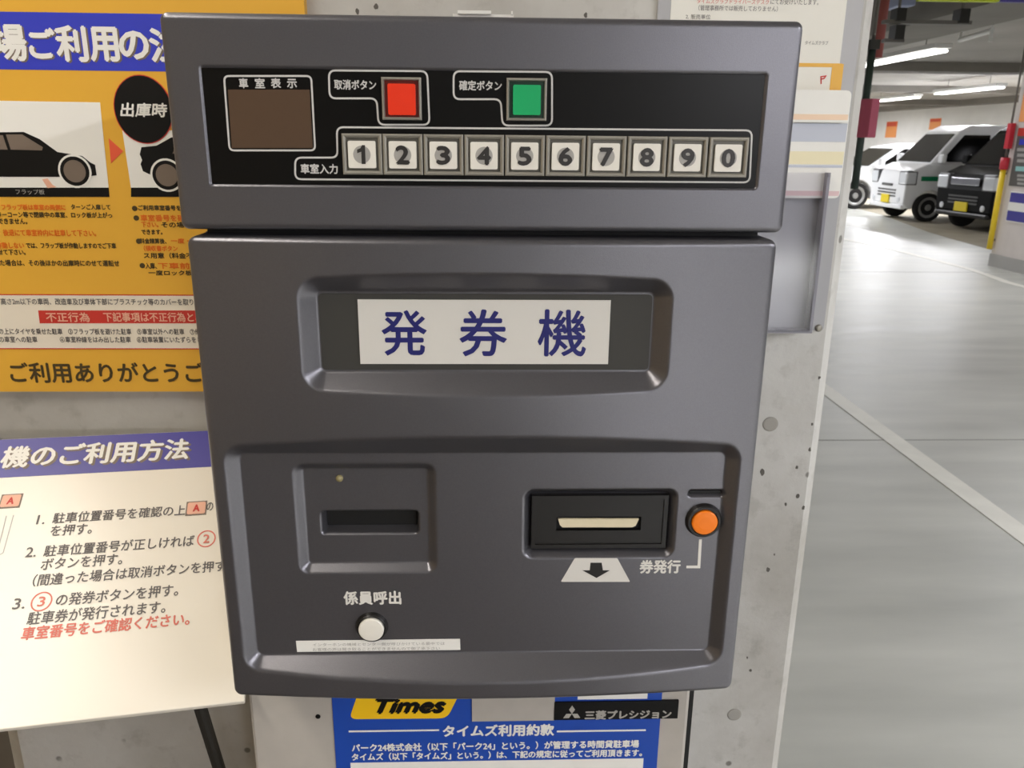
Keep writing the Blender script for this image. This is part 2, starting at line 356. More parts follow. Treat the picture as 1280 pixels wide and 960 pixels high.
# ------------------------------------------------------------------ the ticket machine
FP = fplane(0)
ZT, ZB1, ZT2, ZB = 1.5706, 1.4440, 1.4398, 1.0957
HW1, HW2, SAG = .1925, .19, .009
tm = empty('ticket_machine', (0, .1, 0), 'dark grey metallic parking ticket machine with keypad standing before a concrete pillar', 'ticket machine')
def sdr(x, z, r):            # signed distance to a rounded rectangle (u0,v0,u1,v1,radius)
    u0, v0, u1, v1, rad = r
    qx = np.abs(x-(u0+u1)/2)-(u1-u0)/2+rad; qz = np.abs(z-(v0+v1)/2)-(v1-v0)/2+rad
    return np.hypot(np.maximum(qx, 0), np.maximum(qz, 0))+np.minimum(np.maximum(qx, qz), 0)-rad
def smax(a, b, k):
    h = np.maximum(k-np.abs(a-b), 0)/k
    return np.maximum(a, b)+h*h*k*.25
def relief(name, x0, x1, z0, z1, fn, rc, re, back, mt, parent, step=.001):
    """a pressed panel: front surface y = fn(x, z), corners of radius rc, front edge rounded by re, sides back to y = back"""
    e = np.array([0, .0002, .0006, .0012, .002, .003, .004, .005, .0062])
    def axis(a, b): return np.concatenate([a+e, np.arange(a+.0072, b-.0071, step), (b-e)[::-1]])
    X, Z = np.meshgrid(axis(x0, x1), axis(z0, z1)); nz, nx = X.shape
    cx0, cx1, cz0, cz1 = x0+rc, x1-rc, z0+rc, z1-rc
    U = np.where(X < cx0, (X-cx0)/rc, np.where(X > cx1, (X-cx1)/rc, 0)); V = np.where(Z < cz0, (Z-cz0)/rc, np.where(Z > cz1, (Z-cz1)/rc, 0))
    inc = (U != 0) & (V != 0)
    X = np.where(inc, np.where(U < 0, cx0, cx1)+rc*U*np.sqrt(np.maximum(1-V*V/2, 0)), X); Zn = np.where(inc, np.where(V < 0, cz0, cz1)+rc*V*np.sqrt(np.maximum(1-U*U/2, 0)), Z)
    Z = Zn
    Y = fn(X, Z)
    d = np.clip(-sdr(X, Z, (x0, z0, x1, z1, rc)), 0, re)
    Y = Y + re-np.sqrt(np.maximum(re*re-(re-d)**2, 0))
    vs = np.stack([X, Y, Z], -1).reshape(-1, 3).tolist(); fs = []
    for j in range(nz-1):
        for i in range(nx-1):
            a = j*nx+i; fs.append((a, a+1, a+nx+1, a+nx))
    ring = [i for i in range(nx)]+[j*nx+nx-1 for j in range(1, nz)]+[(nz-1)*nx+i for i in range(nx-2, -1, -1)]+[j*nx for j in range(nz-2, 0, -1)]
    n0 = len(vs); vs += [(vs[i][0], back, vs[i][2]) for i in ring]; N = len(ring)
    for k in range(N): fs.append((ring[(k+1) % N], ring[k], n0+k, n0+(k+1) % N))
    fs.append(tuple(n0+k for k in range(N)))
    return link(name, (vs, fs), mt, parent, smooth=True)
def quad_rect(P, tl, tr, bl, br, rad):       # axis-aligned rectangle through four measured corners
    a, b, c, d = P.uv(*tl), P.uv(*tr), P.uv(*bl), P.uv(*br)
    return ((a[0]+c[0])/2, (c[1]+d[1])/2, (b[0]+d[0])/2, (a[1]+b[1])/2, rad)
# upper housing with a shallow seat for the black control panel
cpan = quad_rect(FP, (252, 86), (957, 91), (263, 231), (945, 235), .001)
housing = relief('upper_housing', -HW1, HW1, ZB1, ZT, lambda x, z: smax(0*x, .0016-4*np.maximum(sdr(x, z, cpan), 0), .0003), .005, .004, .25, M['paint'], tm)
CPN = fplane(.0008)
u0, v0, u1, v1, _ = cpan
ctrl = plate('control_panel', CPN, rect(u0+.0003, v0+.0003, u1-.0003, v1-.0003), M['black'], tm, -.0006, 0)
def pxround(P, pts, r): return rounded(pxpoly(P, pts), r)
for pts, r in (([(280, 95), (389, 95), (394, 188), (287, 188)], .003),
               ([(411, 88), (534, 89), (537, 156), (473, 156), (471, 123), (412, 123)], .004),
               ([(567, 89), (690, 90), (690, 157), (628, 157), (626, 124), (567, 124)], .004),
               ([(421, 159), (940, 163), (937, 228), (369, 224), (369, 197), (422, 197)], .004)):
    link('outline', outline(nb(), CPN, pxround(CPN, pts, r), .0011, 0, .0002), M['line'], ctrl)
lettering(CPN, [('車', 299, 98, 310, 110), ('室', 319, 98, 331, 110), ('表', 339, 98, 351, 110), ('示', 359, 99, 371, 110), ('取消ボタン', 418, 100, 470, 112), ('確定ボタン', 574, 101, 627, 113), ('車室入力', 376, 205, 422, 217)], M['line'], ctrl, .0003, .00018)
plate('display_window', CPN, pxpoly(CPN, [(285, 112), (387, 112), (391, 185), (290, 185)]), M['screen'], ctrl, 0, .0004, label='brown smoked display window')
def square_button(name, x0, y0, x1, y1, inner, capbox, capmat, innermat, label=None, parent=tm):
    """square bezel ring with a sunken floor and a raised cap"""
    a = pxrect(CPN, x0, y0, x1, y1); cu_, cv_ = (a[0]+a[2])/2, (a[1]+a[3])/2; hw, hv = (a[2]-a[0])/2, (a[3]-a[1])/2
    b = nb(); rings = []
    for s, h in ((1, 0), (1, .0032), (.95, .0036), (.90, .0036), (inner+.02, .0030), (inner, .0012)):
        rings.append([b.verts.new(CPN.pt(cu_+sx*hw*s, cv_+sy*hv*s, h)) for sx, sy in ((-1, -1), (1, -1), (1, 1), (-1, 1))])
    for A, B in zip(rings, rings[1:]):
        for i in range(4): b.faces.new((A[i], A[(i+1) % 4], B[(i+1) % 4], B[i]))
    o = link(name, b, M['bezel'], parent)
    if label: o['label'] = label
    plate('button_well', CPN, rect(cu_-hw*inner, cv_-hv*inner, cu_+hw*inner, cv_+hv*inner), innermat, o, 0, .0012)
    c = pxrect(CPN, *capbox)
    plate('button_cap', CPN, rounded(rect(*c), .0012), capmat, o, .0012, .0034, bevel=.0006)
    return o, ((c[0]+c[2])/2, (c[1]+c[3])/2, (c[2]-c[0])/2)
square_button('cancel_button', 478, 97, 527, 150, .86, (485.5, 105, 520, 144), M['red'], M['darkred'], 'square red lit-style cancel button in silver bezel')
square_button('confirm_button', 633, 98, 683, 151, .86, (641, 106.5, 675.5, 144), M['green'], M['darkgreen'], 'square green confirm button in silver bezel')
kx0, kx1 = CPN.uv(429, 192)[0], CPN.uv(933, 196)[0]
for i, dgt in enumerate('1234567890'):
    t = i/9; x = 429+(884.5-429)*t; y = 167+4.5*t
    wk = pxrect(CPN, x, y, x+49.5-t*1, y+51)
    o, (cu_, cv_, ch) = square_button('number_button', x, y, x+49.2-t*.8, y+51-t*1, .80, (x+7.2, y+9, x+41.5-t, y+43), M['cap'], M['well'], 'square white keypad button bearing the digit '+dgt)
    link('number_disc', lathe(nb(), CPN.pt(cu_, cv_, .0034), CPN.n, [(ch*.63, 0), (ch*.63, .00015)], 28), M['disc'], o)
    if dgt == '1':
        k = ch*.66; prism_bm = prism(nb(), CPN, [(cu_+k*x, cv_+k*y) for x, y in ((-.05, -1), (.38, -1), (.38, 1), (.06, 1), (-.12, .68), (-.5, .52), (-.5, .14), (-.05, .3))], .0036, .0038)
        link('digit', prism_bm, M['digit'], o); continue
    acc = ([], []); put_text(acc, CPN, dgt, cu_-ch*.44, cv_-ch*.60, cu_+ch*.44, cv_+ch*.60, .0038, .0006)
    link('digit', acc, M['digit'], o)
# lower front door: gently convex, with pressed pockets
YS, YP, YR, YK = .004, .006, .0115, .0145            # floors of the sign recess, the big pocket, the card reader pocket and the ticket pocket
R1 = quad_rect(fplane(YS), (397, 364), (817, 365), (399, 464), (814, 465), .004)
R2 = quad_rect(fplane(YP), (298, 566), (910, 565), (322, 819), (884, 811), .005)
R3 = quad_rect(fplane(YR), (378, 586), (537, 584), (386, 703), (535, 703), .002)
R4 = quad_rect(fplane(YK), (662, 614), (834, 614), (664, 683), (830, 681), .002)
R5 = quad_rect(fplane(YR), (405, 642), (520, 642), (406, 664), (519, 664), .001)
R6 = quad_rect(fplane(YP), (862, 615), (903, 614), (862, 620), (903, 619), .0012)
def door(x, z):
    y = -SAG*(1-(x/HW2)**2)
    y = smax(y, YS-.95*np.maximum(sdr(x, z, R1), 0), .0012)
    y = smax(y, YP-.9*np.maximum(sdr(x, z, R2), 0), .0016)
    y = smax(y, YR-1.0*np.maximum(sdr(x, z, R3), 0), .0008)
    y = smax(y, YK-1.6*np.maximum(sdr(x, z, R4), 0), .0010)
    y = smax(y, YR+.012-5*np.maximum(sdr(x, z, R5), 0), .0006)
    y = smax(y, YP+.004-3*np.maximum(sdr(x, z, R6), 0), .0006)
    return y
P2_ = fplane(YP)
front = relief('front_door', -HW2, HW2, ZB, ZT2, door, .006, .004, .03, M['paint'], tm, .0009)
bb = nb(); box(bb, (-HW2+.003, .03, ZB+.003), (HW2-.003, .12, ZT2)); link('rear_case', bb, M['paint'], tm)
bb = nb(); box(bb, (-HW1+.01, .02, ZT2-.002), (HW1-.01, .12, ZB1+.002)); link('seam_filler', bb, M['slot'], tm)
# sign plate over a dark grey plate laid on the upper recess floor
q = R1; plate('recess_plate', fplane(YS), rounded(rect(q[0]+.0015, q[1]+.0015, q[2]-.0015, q[3]-.0015), .003), mat('recess_dark_grey', (62, 61, 58), .5, spec=.3), tm, -.001, .0008)
q = R6; plate('status_slot', P2_, rounded(rect(q[0]+.0004, q[1]+.0003, q[2]-.0004, q[3]-.0003), .0008), M['slot'], tm, -.0042, -.0028)
SP = fplane(YS-.0006)
sp = plate('name_plate', SP, rect(*pxrect(SP, 449, 374.5, 761.5, 454.5)), M['plate'], tm, 0, .0012, label='white plate with navy lettering 発券機')
lettering(SP, [('発', 478, 388, 533, 443), ('券', 575, 387, 633, 444), ('機', 673, 387, 732, 444)], M['navy'], sp, .0014, .0005)
# card reader: slot lining and small lens
P3 = fplane(YR)
bb = nb(); r = R5; prism(bb, P3, rect(r[0]+.0002, r[1]+.0002, r[2]-.0002, r[3]-.0002), -.0118, -.0100); link('card_slot', bb, M['slot'], tm)
u, v = P3.uv(424.5, 597.5); link('indicator_lens', lathe(nb(), P3.pt(u, v), P3.n, [(.0026, 0), (.0026, .0012), (.0017, .0022), (.0004, .0026)], 20), M['led'], tm, smooth=True)
# ticket outlet: black insert with a slot
P4 = fplane(YK)
us = pxrect(P4, 664, 616, 832, 681); sl = pxrect(P4, 695, 643, 800, 660)
ins = nb()
for q in ((us[0], sl[3], us[2], us[3]), (us[0], us[1], us[2], sl[1]), (us[0], sl[1], sl[0], sl[3]), (sl[2], sl[1], us[2], sl[3])): prism(ins, P4, rect(*q), 0, .004)
oi = link('ticket_outlet', ins, M['blackm'], tm); oi['label'] = 'black plastic ticket outlet insert'
plate('outlet_slot', P4, rect(*sl), M['slot'], oi, .0002, .0004)
link('outlet_frame', outline(nb(), P4, rect(us[0]+.0015, us[1]+.0015, us[2]-.0015, us[3]-.0015), .003, .004, .0052), M['blackm'], oi)
tk = plate('parking_ticket', Plane((0, YK-.004, 0), (1, 0, 0), (0, 0, 1)), pxpoly(P4, [(697, 645), (797, 645), (793, 653), (789, 655), (702, 655), (699, 652)]), M['ticket'], None, -.0006, .0014)
tag(tk, 'cream paper ticket edge showing in the black outlet slot', 'ticket')
# round buttons
P2 = fplane(YP)
def round_button(name, px, py, rr, rc, capmat, label, capname='button_cap'):
    u, v = P2.uv(px, py); s = .38/690
    o = link(name, lathe(nb(), P2.pt(u, v), P2.n, [(rr*s*1.08, 0), (rr*s, .0030), (rr*s*.94, .0038), (rc*s*1.1, .0038), (rc*s*1.06, .0015)], 40), M['blackm'], tm, smooth=False); o['label'] = label
    link(capname, lathe(nb(), P2.pt(u, v), P2.n, [(rc*s, .0015), (rc*s, .0048), (rc*s*.92, .0054), (rc*s*.5, .0057)], 40), capmat, o)
    return o
round_button('issue_button', 879, 650, 22.5, 16.8, M['orange'], 'round orange ticket issue button in black ring')
round_button('call_button', 465, 783, 20.5, 17, M['cap'], 'round white attendant call button in black ring')
lettering(P2, [('券発行', 800, 700, 850, 716), ('係員呼出', 430, 739, 501, 755)], M['letter'], tm, .0003, .0004)
wl = nb(); outline(wl, P2, pxpoly(P2, [(875.5, 674), (873.5, 708.5), (858, 708.5)]), .0021, 0, .0003, closed=False); link('pointer_line', wl, M['letter'], tm)
ar = plate('arrow_label', P2, pxround(P2, [(718.5, 697.5), (771.5, 697.5), (787.5, 727), (701, 727)], .001), M['plate'], tm, 0, .0004, label='white trapezoid label with dark down arrow')
plate('arrow', P2, pxpoly(P2, [(738, 703), (752, 703), (753.5, 712.5), (762, 712.5), (745.5, 722), (728, 712.5), (737, 712.5)]), M['blackm'], ar, .0004, .0006)
ns = plate('notice_strip', P2, pxpoly(P2, [(370, 801), (575, 798.5), (575.5, 812), (371.5, 814.5)]), M['white'], tm, 0, .0004, label='narrow white sticker with two lines of tiny print')
lettering(P2, [('インターホンの機械とセンター側が呼びかけている最中では', 391, 802.5, 556, 806.5), ('お客様の声は聞き取ることができませんので御了承下さい', 391, 808.5, 550, 812.5)], M['disc'], ns, .0006)
# pedestal cabinet
YB = .062; BP = fplane(YB)
pu0, pu1 = BP.uv(311, 880)[0], BP.uv(862, 880)[0]
bb = nb(); box(bb, (pu0, YB, 0), (pu1, D-.03, 1.12)); ped = link('pedestal', bb, M['pedestal'], tm, bevel=.003); ped['label'] = 'light grey sheet metal pedestal cabinet'
bb = nb(); box(bb, (pu1, YB+.008, 0), (pu1+.0055, D-.04, 1.11)); link('side_gap_shade', bb, M['slot'], tm)  # solid black strip; the shade of the gap is put into its colour
u, v = BP.uv(397.5, 895.5); link('pedestal_screw', lathe(nb(), BP.pt(u, v), BP.n, [(.0022, 0), (.0022, .0004)], 16), M['ink'], tm)
bb = nb()
a = PPx = fplane(.17); q = pxrect(PPx, 566, 16.5, 642, 26)
box(bb, (q[0], .168, ZT-.0005), (q[2], .174, q[3]-.001)); box(bb, (q[0]+.004, .165, q[3]-.0012), (q[0]+.03, .168, q[3]+.0012)); box(bb, (q[0]+.047, .165, q[3]-.0012), (q[2]-.002, .168, q[3]+.0012))
link('top_bracket', bb, M['white'], tm)['label'] = 'pale metal bracket on top of the housing'
# blue terms notice stuck to the pedestal
tn = plate('terms_notice', BP, rect(BP.uv(418, 920)[0], BP.uv(640, 1300)[1], BP.uv(823.5, 920)[0], BP.uv(640, 842)[1]), M['blue'], tm, 0, .0008, label='blue printed terms of use notice')
plate('logo_badge', BP, pxround(BP, [(448, 865), (575, 865), (559, 897), (436.5, 898)], [.001, .001, .007, .007]), M['yellow'], tn, .0008, .0010)
lettering(BP, [('Times', 468, 872, 556, 889.5)], M['ink'], tn, .0012, .0013, .42)
lettering(BP, [('タイムズ利用約款', 554, 905, 692, 919)], M['white'], tn, .0010, .0005)
wl = nb()
for x0, x1 in ((436, 549), (696, 807)): prism(wl, BP, rect(*pxrect(BP, x0, 911.6, x1, 913.6)), .0008, .0010)
link('rule_line', wl, M['white'], tn)
lettering(BP, [('パーク24株式会社（以下「パーク24」という。）が管理する時間貸駐車場', 440, 926.5, 798, 936), ('タイムズ（以下「タイムズ」という。）は、下記の規定に従ってご利用頂きます。', 440, 938, 802, 947)], M['white'], tn, .0010, .0003)
plate('text_panel', BP, rect(BP.uv(438, 950)[0], BP.uv(640, 1260)[1], BP.uv(804, 950)[0], BP.uv(640, 949.5)[1]), M['white'], tn, .0008, .0010)
plate('text_panel_top', BP, rect(*pxrect(BP, 722, 866, 809, 873)), M['white'], tn, .0008, .0010)
gp = plate('label_backing', BP, rect(*pxrect(BP, 590, 868, 693, 899.5)), M['pedestal'], tm, 0, .0018)
ml = plate('maker_label', BP, rect(*pxrect(BP, 692.5, 875, 847, 897)), M['ink'], tm, 0, .0022, label='black maker label with silver three diamond emblem')
lb = nb()
cx, cy, dd = 714.5, 893.3, 9.2
c0 = BP.uv(714.5, 890); sc = .0084
for ang in (90, 210, 330):
    a_ = math.radians(ang); d1 = Vector((math.cos(a_), math.sin(a_))); p1 = Vector((math.cos(a_+math.pi/6), math.sin(a_+math.pi/6)))/math.sqrt(3); p2 = Vector((math.cos(a_-math.pi/6), math.sin(a_-math.pi/6)))/math.sqrt(3)
    c_ = Vector(c0); prism(lb, BP, [tuple(c_), tuple(c_+p2*sc), tuple(c_+d1*sc), tuple(c_+p1*sc)], .0022, .0025)
link('emblem', lb, M['silver'], ml)
lettering(BP, [('三菱プレシジョン', 731, 885.5, 838, 896)], M['silver'], ml, .0025, .0004)

# ------------------------------------------------------------------ amber rules sign on the pillar
AP = Plane((0, D-.012, 0), (1, 0, 0), (0, 0, 1))
au0, av0, au1 = -.575, AP.uv(100, 489.5)[1], AP.uv(380.5, 10)[0]; av1 = 1.86
rs = plate('rules_sign', AP, rect(au0, av0, au1, av1), M['amber'], None, -.012, 0)
tag(rs, 'large amber parking rules sign with blue header on the pillar, upper left', 'sign')
plate('header_band', AP, rect(au0, AP.uv(100, 88)[1], au1, AP.uv(100, 16)[1]), M['signblue'], rs, 0, .0003)
hd = [('場', -9, 31, 32, 75), ('ご', 37, 36, 69, 72), ('利', 71, 33, 108, 76), ('用', 113, 35, 147, 76), ('の', 150, 40, 185, 73), ('注意', 188, 36, 275, 77)]
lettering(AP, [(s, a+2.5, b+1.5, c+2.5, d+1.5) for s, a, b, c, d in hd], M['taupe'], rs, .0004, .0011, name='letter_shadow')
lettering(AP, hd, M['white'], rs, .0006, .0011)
BX1 = [(-120, 124), (125, 128), (136, 236), (-120, 236)]; BX2 = [(153, 163), (300, 163), (310, 236), (164, 236)]
for bx, nm in ((BX1, 'picture_panel'), (BX2, 'picture_panel')):
    pn = plate(nm, AP, pxpoly(AP, bx), M['white'], rs, 0, .0003)
    y0, x0, x1 = 234.5, bx[3][0], bx[2][0]
    plate('caption_band', AP, pxpoly(AP, [(x0, y0), (x1, y0), (x1+1, 246), (x0, 246)]), M['ink'], pn, .0003, .0005)
lettering(AP, [('フラップ板', 20, 236.5, 56, 243)], M['disc'], rs, .0007)
car1 = [(-90, 172), (-60, 166), (30, 165), (50, 174), (72, 190), (103, 195), (113, 203), (119, 206), (121, 219), (111, 220.5), (111, 216), (106, 206), (95, 201), (84, 204), (77, 213), (76, 221), (-90, 221)]
car2 = [(177, 184), (196, 182), (214, 172), (235, 168), (330, 168), (330, 221), (228, 221), (226, 211), (218, 204), (208, 203), (198, 207), (192, 220), (179, 214), (176, 205), (178, 200), (175, 193)]
for c in (car1, car2): plate('car_picture', AP, pxpoly(AP, c), M['ink'], rs, .0003, .0006)
for q in ([(-60, 170), (4, 169), (10, 187), (-60, 187)], [(8, 168), (28, 168), (54, 184), (53, 188), (14, 187)], [(222, 176), (250, 173), (250, 192), (216, 192)]):
    plate('car_window_picture', AP, pxpoly(AP, q), M['taupe'], rs, .0006, .0008)
for cx, cy in ((94, 214), (209, 219)):
    u, v = AP.uv(cx, cy)
    for r, mm, h in ((.0158, 'white', .0008), (.0138, 'ink', .0010), (.0105, 'taupe', .0012)):
        link('wheel_picture', lathe(nb(), AP.pt(u, v), AP.n, [(r, h-.0002), (r, h)], 28), M[mm], rs)
plate('arrow', AP, pxpoly(AP, [(136, 173), (154, 189), (139, 204)]), M['redposter'], rs, 0, .0004)
plate('flap_picture', AP, pxpoly(AP, [(53, 224), (60, 223), (66, 231), (71, 234), (60, 235)]), M['palered'], rs, .0004, .0007)
u, v = AP.uv(179.5, 137)
ro = 31/1125
plate('round_badge', AP, [(u+ro*math.cos(t), v+ro*1.13*math.sin(t)) for t in [2*math.pi*k/40 for k in range(40)]], M['redink'], rs, .0003, .0008)
plate('round_badge', AP, [(u+ro*.97*math.cos(t), v+ro*1.10*math.sin(t)) for t in [2*math.pi*k/40 for k in range(40)]], M['ink'], rs, .0003, .0010)
lettering(AP, [('出庫時', 152, 129, 209, 146)], M['white'], rs, .0012, .0004, .2)
lettering(AP, [('ターンご入庫して', 89, 255.5, 138, 262), ('カラーコーン等で閉鎖中の車室、ロック板が上がっ', -10, 265, 140, 272), ('できません。', -2, 273, 34, 280),
               ('では、フラップ板が作動しますのでご下車', 33, 303.5, 145, 310.5), ('せて下さい。', -2, 312, 32, 318.5), ('した場合は、その後ほかの出庫時にのせて運転せ', -6, 325, 149, 332.5),
               ('ご利用車室番号を', 173, 256.5, 226, 263), ('その場合', 202, 277.5, 240, 284.5), ('できます。', 177, 287, 203, 293), ('料金精算後、', 175, 298, 208, 304.5), ('ス用意（料金不足', 180, 316, 250, 323), ('入庫、', 182, 328.5, 196, 336), ('一度ロック板が', 186, 338, 250, 344)], M['inkbrown'], rs, .0004, .0002)
lettering(AP, [('フラップ板は車室の両側に', 2, 255.5, 82, 262.5), ('車、後退にて車室枠内に駐車して下さい。', -10, 287, 120, 295), ('作動しない', -4, 303, 30, 310.5), ('車室番号を確認', 176, 268.5, 240, 276.5), ('下さい。', 177, 277.5, 198, 284), ('（領収書ボタン', 180, 307, 222, 314), ('一度・', 214, 298, 236, 304), ('下車前に', 198, 328.5, 250, 336)], M['orangeink'], rs, .0004, .0002)
bl = nb()
for x, y in ((168.5, 260.5), (170.5, 272.5), (173.5, 301.5), (178, 332)): lathe(bl, AP.pt(*AP.uv(x, y)), AP.n, [(.0026, 0), (.0026, .0005)], 16)
link('bullet', bl, M['inkbrown'], rs)
wp = plate('penalty_panel', AP, rect(au0, AP.uv(100, 435.5)[1], au1, AP.uv(100, 368.5)[1]), M['cream'], rs, 0, .0003)
rl = nb()
for y in (368.5, 435.8): prism(rl, AP, rect(au0, AP.uv(100, y+.6)[1], au1, AP.uv(100, y-.6)[1]), .0003, .0005)
link('rule_line', rl, M['redink'], wp)
plate('red_band', AP, pxpoly(AP, [(48, 388), (330, 388), (330, 404), (50, 404)]), M['redink'], wp, .0003, .0005)
lettering(AP, [('不正行為', 58, 390.5, 112, 402), ('下記事項は不正行為とみなします', 130, 390.5, 300, 402)], M['palered'], wp, .0007, .0002)
lettering(AP, [('、高さ2m以下の車両、改造車及び車体下部にプラスチック等のカバーを取り付', -6, 373, 250, 381), ('板の上にタイヤを乗せた駐車　③フラップ板を避けた駐車　⑤車室以外への駐車　⑦他', -8, 410.5, 250, 418), ('他の車室への駐車　　　　④車室枠線をはみ出した駐車　⑥駐車装置にいたずらをし', -8, 420.5, 252, 428)], M['greyink'], wp, .0006, .0001)
lettering(AP, [('ご利用ありがとうございました', 13, 453, 388, 478)], M['inkbrown'], rs, .0004, .0006)

# ------------------------------------------------------------------ sloping instruction board at the left, hinged on the pillar
hN = Vector((.115, -.46, .88)).normalized(); hU = Vector((.98, .196, -.025)); hU = (hU-hN*hU.dot(hN)).normalized(); hV = hN.cross(hU)
P0 = fplane(.045).hit(310, 875)
IP = Plane(P0, hU, hV)
def ip(px, py): return IP.uv(px, py)
vb = (ip(0, 912)[1]+ip(310, 876)[1])/2; vt = (ip(0, 549)[1]+ip(255, 538)[1])/2; vh = (ip(0, 598)[1]+ip(260, 583)[1])/2
ur_b = ip(309, 876)[0]-.002; ul = ip(0, 720)[0]-.22
ib = plate('instruction_board', IP, rect(ul, vb, ur_b, vt), M['creambr'], None, -.005, 0, bevel=.001)
tag(ib, 'off-white sloping instruction board with violet header left of the ticket machine', 'sign')
plate('header_band', IP, rect(ul+.001, vh, ur_b-.001, vt-.001), M['signblue2'], ib, 0, .0003)
def slant(items, mt, parent, h, bold=0, name='lettering'):
    """items: (string, bottom-left x, y, bottom-right x, y, height in metres)"""
    acc = ([], [])
    for s, xa, ya, xb, yb, hh in items:
        a = ip(xa, ya); b = ip(xb, yb); v = (a[1]+b[1])/2
        put_text(acc, IP, s, a[0], v, b[0], v+hh, h, bold)
    return link(name, acc, mt, parent)
hh = (ip(100, 560)[1]-ip(100, 584)[1])
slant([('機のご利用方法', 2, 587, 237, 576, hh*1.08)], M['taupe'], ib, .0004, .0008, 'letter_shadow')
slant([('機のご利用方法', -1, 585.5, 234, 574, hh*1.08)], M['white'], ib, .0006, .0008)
th = (ip(150, 640)[1]-ip(150, 653)[1])
slant([('1.', 45, 656, 55, 655, th*.85), ('駐車位置番号を確認の上', 65, 655, 231, 644, th), ('を押す。', 62, 671, 114, 667, th),
       ('2.', 31, 697, 44, 696, th*.85), ('駐車位置番号が正しければ', 54, 696, 242, 683, th), ('ボタンを押す。', 50, 713, 152, 706, th), ('（間違った場合は取消ボタンを押す。）', 40, 732, 302, 714, th),
       ('3.', 15, 762, 30, 761, th*.85), ('の発券ボタンを押す。', 69, 757, 222, 746, th), ('駐車券が発行されます。', 33, 781, 206, 767, th), ('の', 258, 639, 266, 638, th*.8)], M['greyink'], ib, .0003, .0002)
slant([('車室番号をご確認ください。', 26, 799, 236, 783, th)], M['paleink'], ib, .0003, .0003)
def ring(px, py, s, dig):
    u, v = ip(px, py); b = nb()
    outline(b, IP, [(u+s*math.cos(t), v+s*1.15*math.sin(t)) for t in [2*math.pi*k/28 for k in range(28)]], .0012, 0, .0003)
    link('circled_number', b, M['paleink'], ib); acc = ([], []); put_text(acc, IP, dig, u-s*.35, v-s*.6, u+s*.35, v+s*.6, .0003, .0002); link('circled_number', acc, M['paleink'], ib)
ring(52, 752, .0078, '3'); ring(258, 673.5, .0078, '2')
for cx, cy, wx in ((13, 627, 13.5), (245, 636, 13)):
    q = [ip(cx-wx, cy+9), ip(cx+wx, cy+7.5), ip(cx+wx+1, cy-10), ip(cx-wx+1, cy-8.5)]
    u0, u1 = (q[0][0]+q[3][0])/2, (q[1][0]+q[2][0])/2; v0, v1 = (q[0][1]+q[1][1])/2, (q[2][1]+q[3][1])/2
    pc_ = plate('key_picture', IP, rect(u0, v0, u1, v1), M['taupe'], ib, 0, .0003)
    plate('key_face', IP, rounded(rect(u0+.0012, v0+.0016, u1-.0012, v1-.0012), .002), M['palered'], pc_, .0003, .0005)
    acc = ([], []); put_text(acc, IP, 'A', (u0+u1)/2-.0028, v0+.0045, (u0+u1)/2+.0028, v1-.0045, .0007, .0004); link('key_letter', acc, M['redink'], pc_)
b = nb()
outline(b, IP, [ip(8, 645), ip(-4, 694), ip(-14, 695)], .0008, 0, .0003, closed=False); outline(b, IP, [ip(17, 644), ip(4, 691), ip(-3, 695)], .0008, 0, .0003, closed=False)
link('bracket_line', b, M['disc'], ib)
# two dark slanted rods from the board down to the pillar face
for un in (ur_b-.045, ul+.05):
    a = IP.pt(un, vb+.03, -.005); bb = nb(); tube(bb, a, (a.x+.006, D-.008, a.z-.85), .0055, 12); link('slanted_rod', bb, M['steel'], ib)
# bottom left: hinge rail against the pillar
a = IP.pt(ul, vt, -.005); c = IP.pt(ur_b, vt, -.005)
bb = nb(); tube(bb, (a.x, D-.008, c.z-.012), (c.x, D-.008, c.z-.012), .006, 10); link('hinge_rail', bb, M['steel'], ib)

# ------------------------------------------------------------------ notice holder on the right of the pillar
HP = fplane(D-.004)
nh = empty('notice_holder', HP.pt(*HP.uv(950, 250)), 'grey notice holder with clear pocket mounted on concrete right of the machine', 'notice holder')
hu0 = HP.uv(822, 20)[0]; hu1 = HP.uv(1066, 115)[0]; hv0 = HP.uv(1000, 413)[1]
plate('backing_plate', HP, rounded(rect(hu0, hv0, hu1, 1.83), .004), M['holder'], nh, -.004, 0)
nu0, nu1 = HP.uv(838, 20)[0], HP.uv(1056.5, 20)[0]; nv0 = HP.uv(1000, 170)[1]
sh = plate('notice_sheet', HP, rect(nu0, nv0, nu1, 1.8), M['paper'], nh, 0, .0004, label='white printed notice sheet')
fr = nb(); outline(fr, HP, rect(*[(q+o) for q, o in zip(pxrect(HP, 930, 81, 1047, 136), (0, 0, 0, 0))]), .0035, .0004, .0006)
prism(fr, HP, rect(*pxrect(HP, 1037, 80, 1051, 138)), .0004, .0008)
link('picture_frame', fr, M['amber'], sh)
bb = nb(); outline(bb, HP, pxpoly(HP, [(1026, 105), (1026, 96), (1032, 95), (1030, 98), (1026, 99)]), .0012, .0005, .0007, closed=False); link('small_mark', bb, M['redink'], sh)
lettering(HP, [('タイムズクラブドライバーズデスク', 871, -1, 961, 5)], M['paleink'], sh, .0006)
lettering(HP, [('にてお受けいたします。', 963, -1, 1023, 6), ('（管理事務所では販売しておりません）', 873, 7, 972, 14), ('2. 販売単位', 857, 18, 888, 24), ('タイムズクラブ', 1006, 51, 1035, 56)], M['greyink'], sh, .0006)
clear = bpy.data.materials.new('clear_acrylic'); clear.use_nodes = True
